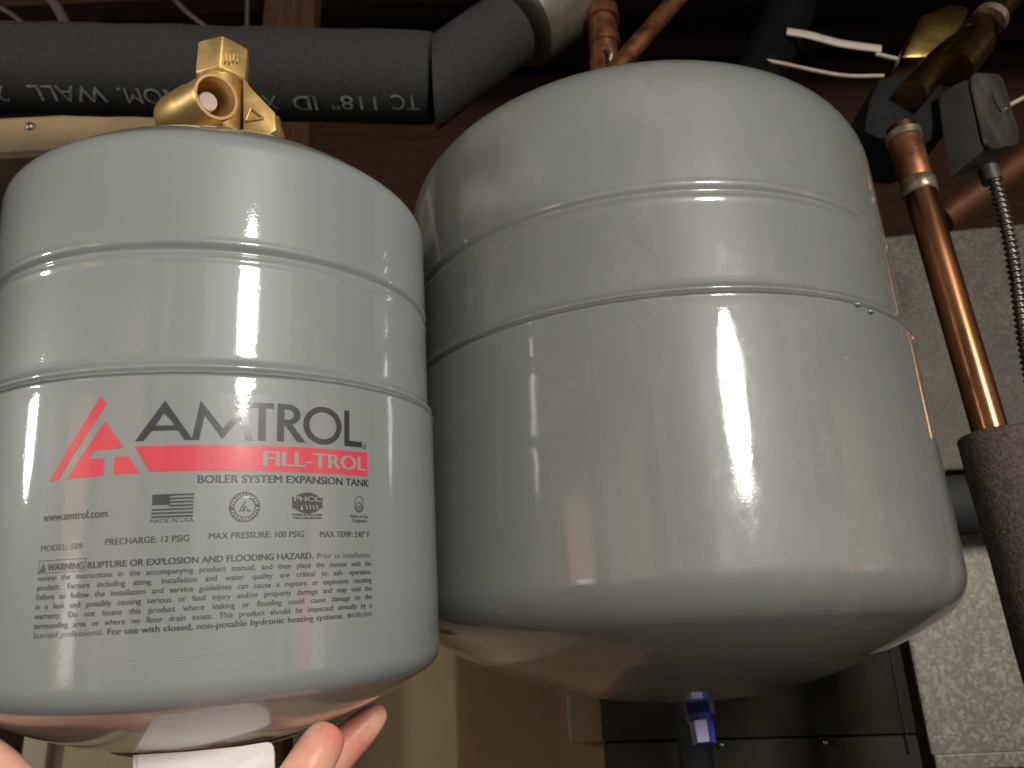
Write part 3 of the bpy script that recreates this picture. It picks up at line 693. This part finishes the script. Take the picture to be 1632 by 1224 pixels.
# PHCC badge
bm = shape2d(mm([[(84.9, -63.2)] + arc(93.1, -66.4, 8.2, 5.3, 150, 30, 14) + [(101.3, -63.2), (101.3, -69.2)] + arc(93.1, -66.4, 8.2, 5.3, -30, -150, 14) + [(84.9, -69.2)]]))
put_text(bm, 'PLUMBING-HEATING-COOLING', 85.2, 101.2, -72.9, 1.1, bold=.02); put_text(bm, 'CONTRACTORS ASSOCIATION', 85.5, 101.0, -74.6, 1.1, bold=.02)
badge = lpart('badge', wrap(bm, .0003), M_INK2)
bm = bmesh.new(); put_text(bm, 'PHCC', 86.0, 100.4, -65.6, 2.7, bold=.02)
join(bm, shape2d(mm([[(89.2, -70.0), (90.0, -67.2), (90.6, -70.0)]])))
for i in range(4): join(bm, shape2d(mm([[(91.8 + i * 1.9, -67.5), (92.4 + i * 1.9, -67.5), (93.2 + i * 1.9, -69.7), (92.6 + i * 1.9, -69.7)]])))
o = link_mesh('lettering', wrap(bm, .00042), M_KNOCK, None, False); o.parent = badge
# head-in-mask mark with its caption
bm = bmesh.new(); hx = 124.2
join(bm, shape2d(mm([arc(hx, -65.4, 2.9, 3.6, 0, 180, 20) + [(hx - 2.9, -67.0)] + arc(hx, -67.6, 2.9, 3.1, 180, 360, 20), arc(hx, -65.4, 2.5, 3.2, 0, 180, 20) + [(hx - 2.5, -67.0)] + arc(hx, -67.6, 2.5, 2.7, 180, 360, 20)])))
join(bm, shape2d(mm([[(hx - 2.6, -68.2), (hx - .9, -65.2), (hx + .9, -65.2), (hx + 2.6, -68.2), (hx + 1.6, -70.3), (hx - 1.6, -70.3)], [(hx - 2.1, -68.2), (hx - .7, -65.7), (hx + .7, -65.7), (hx + 2.1, -68.2), (hx + 1.3, -69.9), (hx - 1.3, -69.9)]])))
for i in range(4): join(bm, shape2d(mm([[(hx - 1.6 + i * .9, -69.6), (hx - 1.3 + i * .9, -69.6), (hx - .5 + i * .7, -67.0), (hx - .8 + i * .7, -67.0)]])))
put_text(bm, 'Mark of the', 118.4, 130.4, -73.6, 1.75, bold=.015); put_text(bm, 'Originator', 119.2, 129.8, -75.9, 1.75, bold=.015)
lpart('originator_mark', wrap(bm, .0003), M_INK2)
# specification line
bm = bmesh.new()
put_text(bm, 'MODEL: 109', -34.6, -12.6, -85.2, 2.9); put_text(bm, 'PRECHARGE: 12 PSIG', -1.4, 36.8, -84.2, 3.1, bold=.012)
put_text(bm, 'MAX PRESSURE: 100 PSIG', 45.6, 91.3, -83.6, 3.1, bold=.012); put_text(bm, 'MAX TEMP: 240\u00b0 F', 100.0, 131.3, -83.8, 3.1, bold=.012)
lpart('specification_text', wrap(bm, .0003), M_INK2)
# warning paragraph
bm = bmesh.new()
join(bm, shape2d(mm([[(-35.0, -89.6), (-10.0, -89.6), (-10.0, -95.6), (-35.0, -95.6)], [(-34.7, -89.9), (-10.3, -89.9), (-10.3, -95.3), (-34.7, -95.3)]])))
join(bm, shape2d(mm([[(-34.2, -94.9), (-32.4, -90.7), (-30.6, -94.9)], [(-32.65, -91.9), (-32.15, -91.9), (-32.25, -93.6), (-32.55, -93.6)]])))
put_text(bm, 'WARNING', -29.8, -11.0, -94.6, 3.4, bold=.022)
put_text(bm, 'RUPTURE OR EXPLOSION AND FLOODING HAZARD.', -8.9, 96.2, -94.6, 3.2, bold=.022)
put_text(bm, 'Prior to installation,', 98.6, 131.9, -94.6, 2.9)
LN = ['review the instructions in the accompanying product manual, and then place the manual with the',
      'product. Factors including sizing, installation and water quality are critical to safe operation.',
      'Failure to follow the installation and service guidelines can cause a rupture or explosion; resulting',
      'in a leak and possibly causing serious or fatal injury and/or property damage and may void the',
      'warranty. Do not locate this product where leaking or flooding could cause damage to the',
      'surrounding area or where no floor drain exists. This product should be inspected annually by a']
for i, s_ in enumerate(LN):
    put_text(bm, s_, -34.6, 132.4, -99.0 - i * 4.33, 2.75, word=.98, bold=.012)
put_text(bm, 'licensed professional.', -34.4, 0.6, -124.9, 2.75)
put_text(bm, 'For use with closed, non-potable hydronic heating systems.', 2.6, 113.6, -125.0, 2.95, bold=.02)
put_text(bm, '9015-876 (12/11)', 116.2, 132.4, -125.0, 2.2, bold=.012)
lpart('warning_text', wrap(bm, .0003), M_INK2)
# --- brass fill valve on top (positions worked out in world space, then parented)
def wp(o, parent):
    o.parent = parent; o.matrix_parent_inverse = parent.matrix_world.inverted(); return o
VY = .50
vb = at(350, 150, VY)
neck_c = at(350, 150, VY); sc = pxr(1, neck_c)
top = at(349, 60, VY)
bm = bmesh.new()
axv = LAX
cz0 = neck_c + Vector((0, 0, -.045))
sweep(bm, [cz0, neck_c, neck_c + Vector((0, 0, .012)), neck_c + Vector((0, 0, .02))], [36 * sc, 36 * sc, 36 * sc, 33 * sc], 40)
valve = link_mesh('fill_valve', bm, M_BRASS); wp(valve, t1); bpy.context.view_layer.update()
def vp_(name, bm, mat, smooth=True, ang=35): o = link_mesh(name, bm, mat, None, smooth, ang); wp(o, valve); return o
# hex nut
hz0 = at(350, 138, VY).z; hz1 = at(350, 86, VY).z
Mh = Matrix.Translation((neck_c.x + .001, neck_c.y, 0)) @ Matrix.Rotation(math.radians(0), 4, 'Z')
rh = 43 * sc
bm = bmesh.new()
lathe(bm, [(0, hz0), (rh * .90, hz0), (rh, hz0 + .0025), (rh, hz1 - .002), (rh * .95, hz1), (rh * .7, hz1), (rh * .68, hz1 - .02), (0, hz1 - .02)], 6, Mh @ Matrix.Rotation(math.radians(-73), 4, 'Z'))
bevel(bm, .0008, 1)
vp_('hex_nut', bm, M_BRASS, True, 25)
# raised marks on the nut's right flat
bm = bmesh.new()
for i in range(4):
    q0 = at(360 + i * 6, 92 + (i % 2) * 2, VY - rh * .96 + i * .0028)
    join(bm, boxbm((-.0007, -.0012, -.0035), (.0007, .0012, .0035), .0003, 1, Matrix.Translation(q0) @ Matrix.Rotation(math.radians(30), 4, 'Z')))
vp_('cast_mark', bm, M_BRASS)
# side port: open tube coming toward the viewer, long barrel going down left
pm = at(345, 154, VY - .052); pbk = at(286, 188, VY - .012)
axp = (pm - pbk).normalized(); lp = (pm - pbk).length
Mp = Matrix.Translation(pbk) @ axp.to_track_quat('Z', 'Y').to_matrix().to_4x4()
rp = 36 * sc
bm = bmesh.new()
lathe(bm, [(0, -.010), (rp * .8, -.010), (rp * .95, -.006), (rp, 0), (rp, lp * .45), (rp * .93, lp * .5), (rp * .93, lp - .002), (rp * .89, lp), (rp * .78, lp), (rp * .75, lp - .002), (rp * .74, lp * .35), (rp * .3, lp * .3), (0, lp * .3)], 56, Mp)
vp_('side_port', bm, M_BRASS_M, True, 40)
# white plastic seat and copper seal seen inside the port
bm = bmesh.new(); lathe(bm, [(0, lp * .80), (rp * .36, lp * .80), (rp * .40, lp * .77), (rp * .40, lp * .3)], 32, Mp)
vp_('inner_seat', bm, M_SEAT)
# right wing: a flat tapered arm with a knob
wf = [at(x, y, VY - .012) for x, y in ((386, 118), (398, 136), (438, 178), (441, 206), (428, 216), (386, 210))]
bm = prismbm(wf, [p + Vector((0, .026, 0)) for p in wf], .003); vp_('wing', bm, M_BRASS, True, 30)
kb0, kb1 = at(434, 196, VY - .002), at(444, 198, VY - .002)
bm = bmesh.new(); sweep(bm, [kb0, kb0 + (kb1 - kb0) * .7, kb1], [12 * sc, 12 * sc, 9 * sc], 24); vp_('plug', bm, M_BRASS_M)
tri = [at(x, y, VY - .0135) for x, y in ((392, 192), (400, 172), (420, 188))]
tr2 = [sum((p for p in tri), Vector()) / 3 + (p - sum((q for q in tri), Vector()) / 3) * .6 for p in tri]
bm = bmesh.new()
for i in range(3):
    a_, b2_ = tri[i], tri[(i + 1) % 3]
    sweep(bm, [a_, b2_], .0007, 8)
vp_('cast_mark', bm, M_BRASS)
bm = bmesh.new(); sweep(bm, [cz0 + Vector((0, 0, -.03)), cz0 + Vector((0, 0, .008))], 40 * sc, 32); vp_('base', bm, M_BRASS)
# ------------------------------------------------------------------ white card tag under the flange
def card(front_px, Y, thick, mat, name):
    fr_ = [at(x, y, Y - max(0, y - 1214) * .0002) for x, y in front_px]
    bk_ = [p + Vector((0, thick, 0)) for p in fr_]
    return link_mesh(name, prismbm(fr_, bk_, 0), mat, None, False)
tg = empty('card_tag', at(330, 1240, .47)); tag(tg, 'white card tag pinched under the flange of the lettered tank', 'tag')
pts = [(219, 1203), (300, 1198), (380, 1190), (424, 1183)] + [(431, 1184), (435, 1190), (437, 1202), (437, 1214)] + [(440, 1300), (219, 1310), (219, 1214)]
loc(card(pts, .450, .0015, M_PAPER, 'front_leaf'), tg)
pts = [(212, 1204), (226, 1202), (227, 1214), (228, 1310), (212, 1310), (212, 1214)]
loc(card(pts, .453, .0012, M_PAPER, 'rear_leaf'), tg)
# ------------------------------------------------------------------ hand (one continuous skin)
def skin_body(name, chain_verts, edges, radii, root=0, sub=2):
    me = bpy.data.meshes.new(name); me.from_pydata([tuple(v) for v in chain_verts], edges, []); me.update()
    o = bpy.data.objects.new(name, me); COL.objects.link(o)
    m = o.modifiers.new('skin', 'SKIN'); m.branch_smoothing = .6; m.use_smooth_shade = True
    for i, r in enumerate(radii):
        r = r if isinstance(r, tuple) else (r, r)
        me.skin_vertices[0].data[i].radius = r; me.skin_vertices[0].data[i].use_root = (i == root)
    s_ = o.modifiers.new('sub', 'SUBSURF'); s_.levels = sub; s_.render_levels = sub
    bpy.context.view_layer.update()
    dg = bpy.context.evaluated_depsgraph_get(); dg.update()
    me2 = bpy.data.meshes.new_from_object(o.evaluated_get(dg), depsgraph=dg)
    bpy.data.objects.remove(o)
    bm = bmesh.new(); bm.from_mesh(me2); bpy.data.meshes.remove(me2); return bm
V = []; Eg = []; Rr = []
def jv(p, r, parent=None):
    V.append(Vector(p)); Rr.append(r)
    if parent is not None: Eg.append((parent, len(V) - 1))
    return len(V) - 1
palm = jv(at(300, 1400, .47), .026)
wrist = jv(at(330, 1560, .40), .026, palm); fore = jv(at(360, 1800, .30), .034, wrist)
# thumb, right front
a = jv(at(390, 1400, .44), .019, palm); a = jv(at(450, 1300, .425), .0150, a); a = jv(at(489, 1226, .425), .0124, a); a = jv(at(516, 1182, .432), .0120, a); a = jv(at(531, 1157, .437), .0090, a)
# index, right back
a = jv(at(400, 1395, .53), .017, palm); a = jv(at(470, 1285, .535), .0150, a); a = jv(at(534, 1204, .54), .0136, a); a = jv(at(586, 1152, .545), .0112, a); a = jv(at(615, 1125, .548), .0062, a)
# middle and ring, pointing away under the dome
a = jv(at(320, 1370, .55), .017, palm); a = jv(at(335, 1300, .60), .0115, a); a = jv(at(340, 1260, .635), .0105, a); a = jv(at(342, 1245, .655), .008, a)
a = jv(at(240, 1400, .55), .016, palm); a = jv(at(225, 1330, .60), .011, a); a = jv(at(222, 1290, .635), .010, a); a = jv(at(220, 1275, .655), .0075, a)
# little finger, left front
a = jv(at(180, 1380, .46), .017, palm); a = jv(at(50, 1300, .425), .0140, a); a = jv(at(4, 1236, .42), .0125, a); a = jv(at(-40, 1200, .42), .0118, a); a = jv(at(-70, 1180, .42), .0085, a)
bm = skin_body('person', V, Eg, Rr)
o = link_mesh('person', bm, M_SKIN, None, True, 180)
tag(o, 'bare hand cupping the lettered tank from below with thumb at right', 'person')
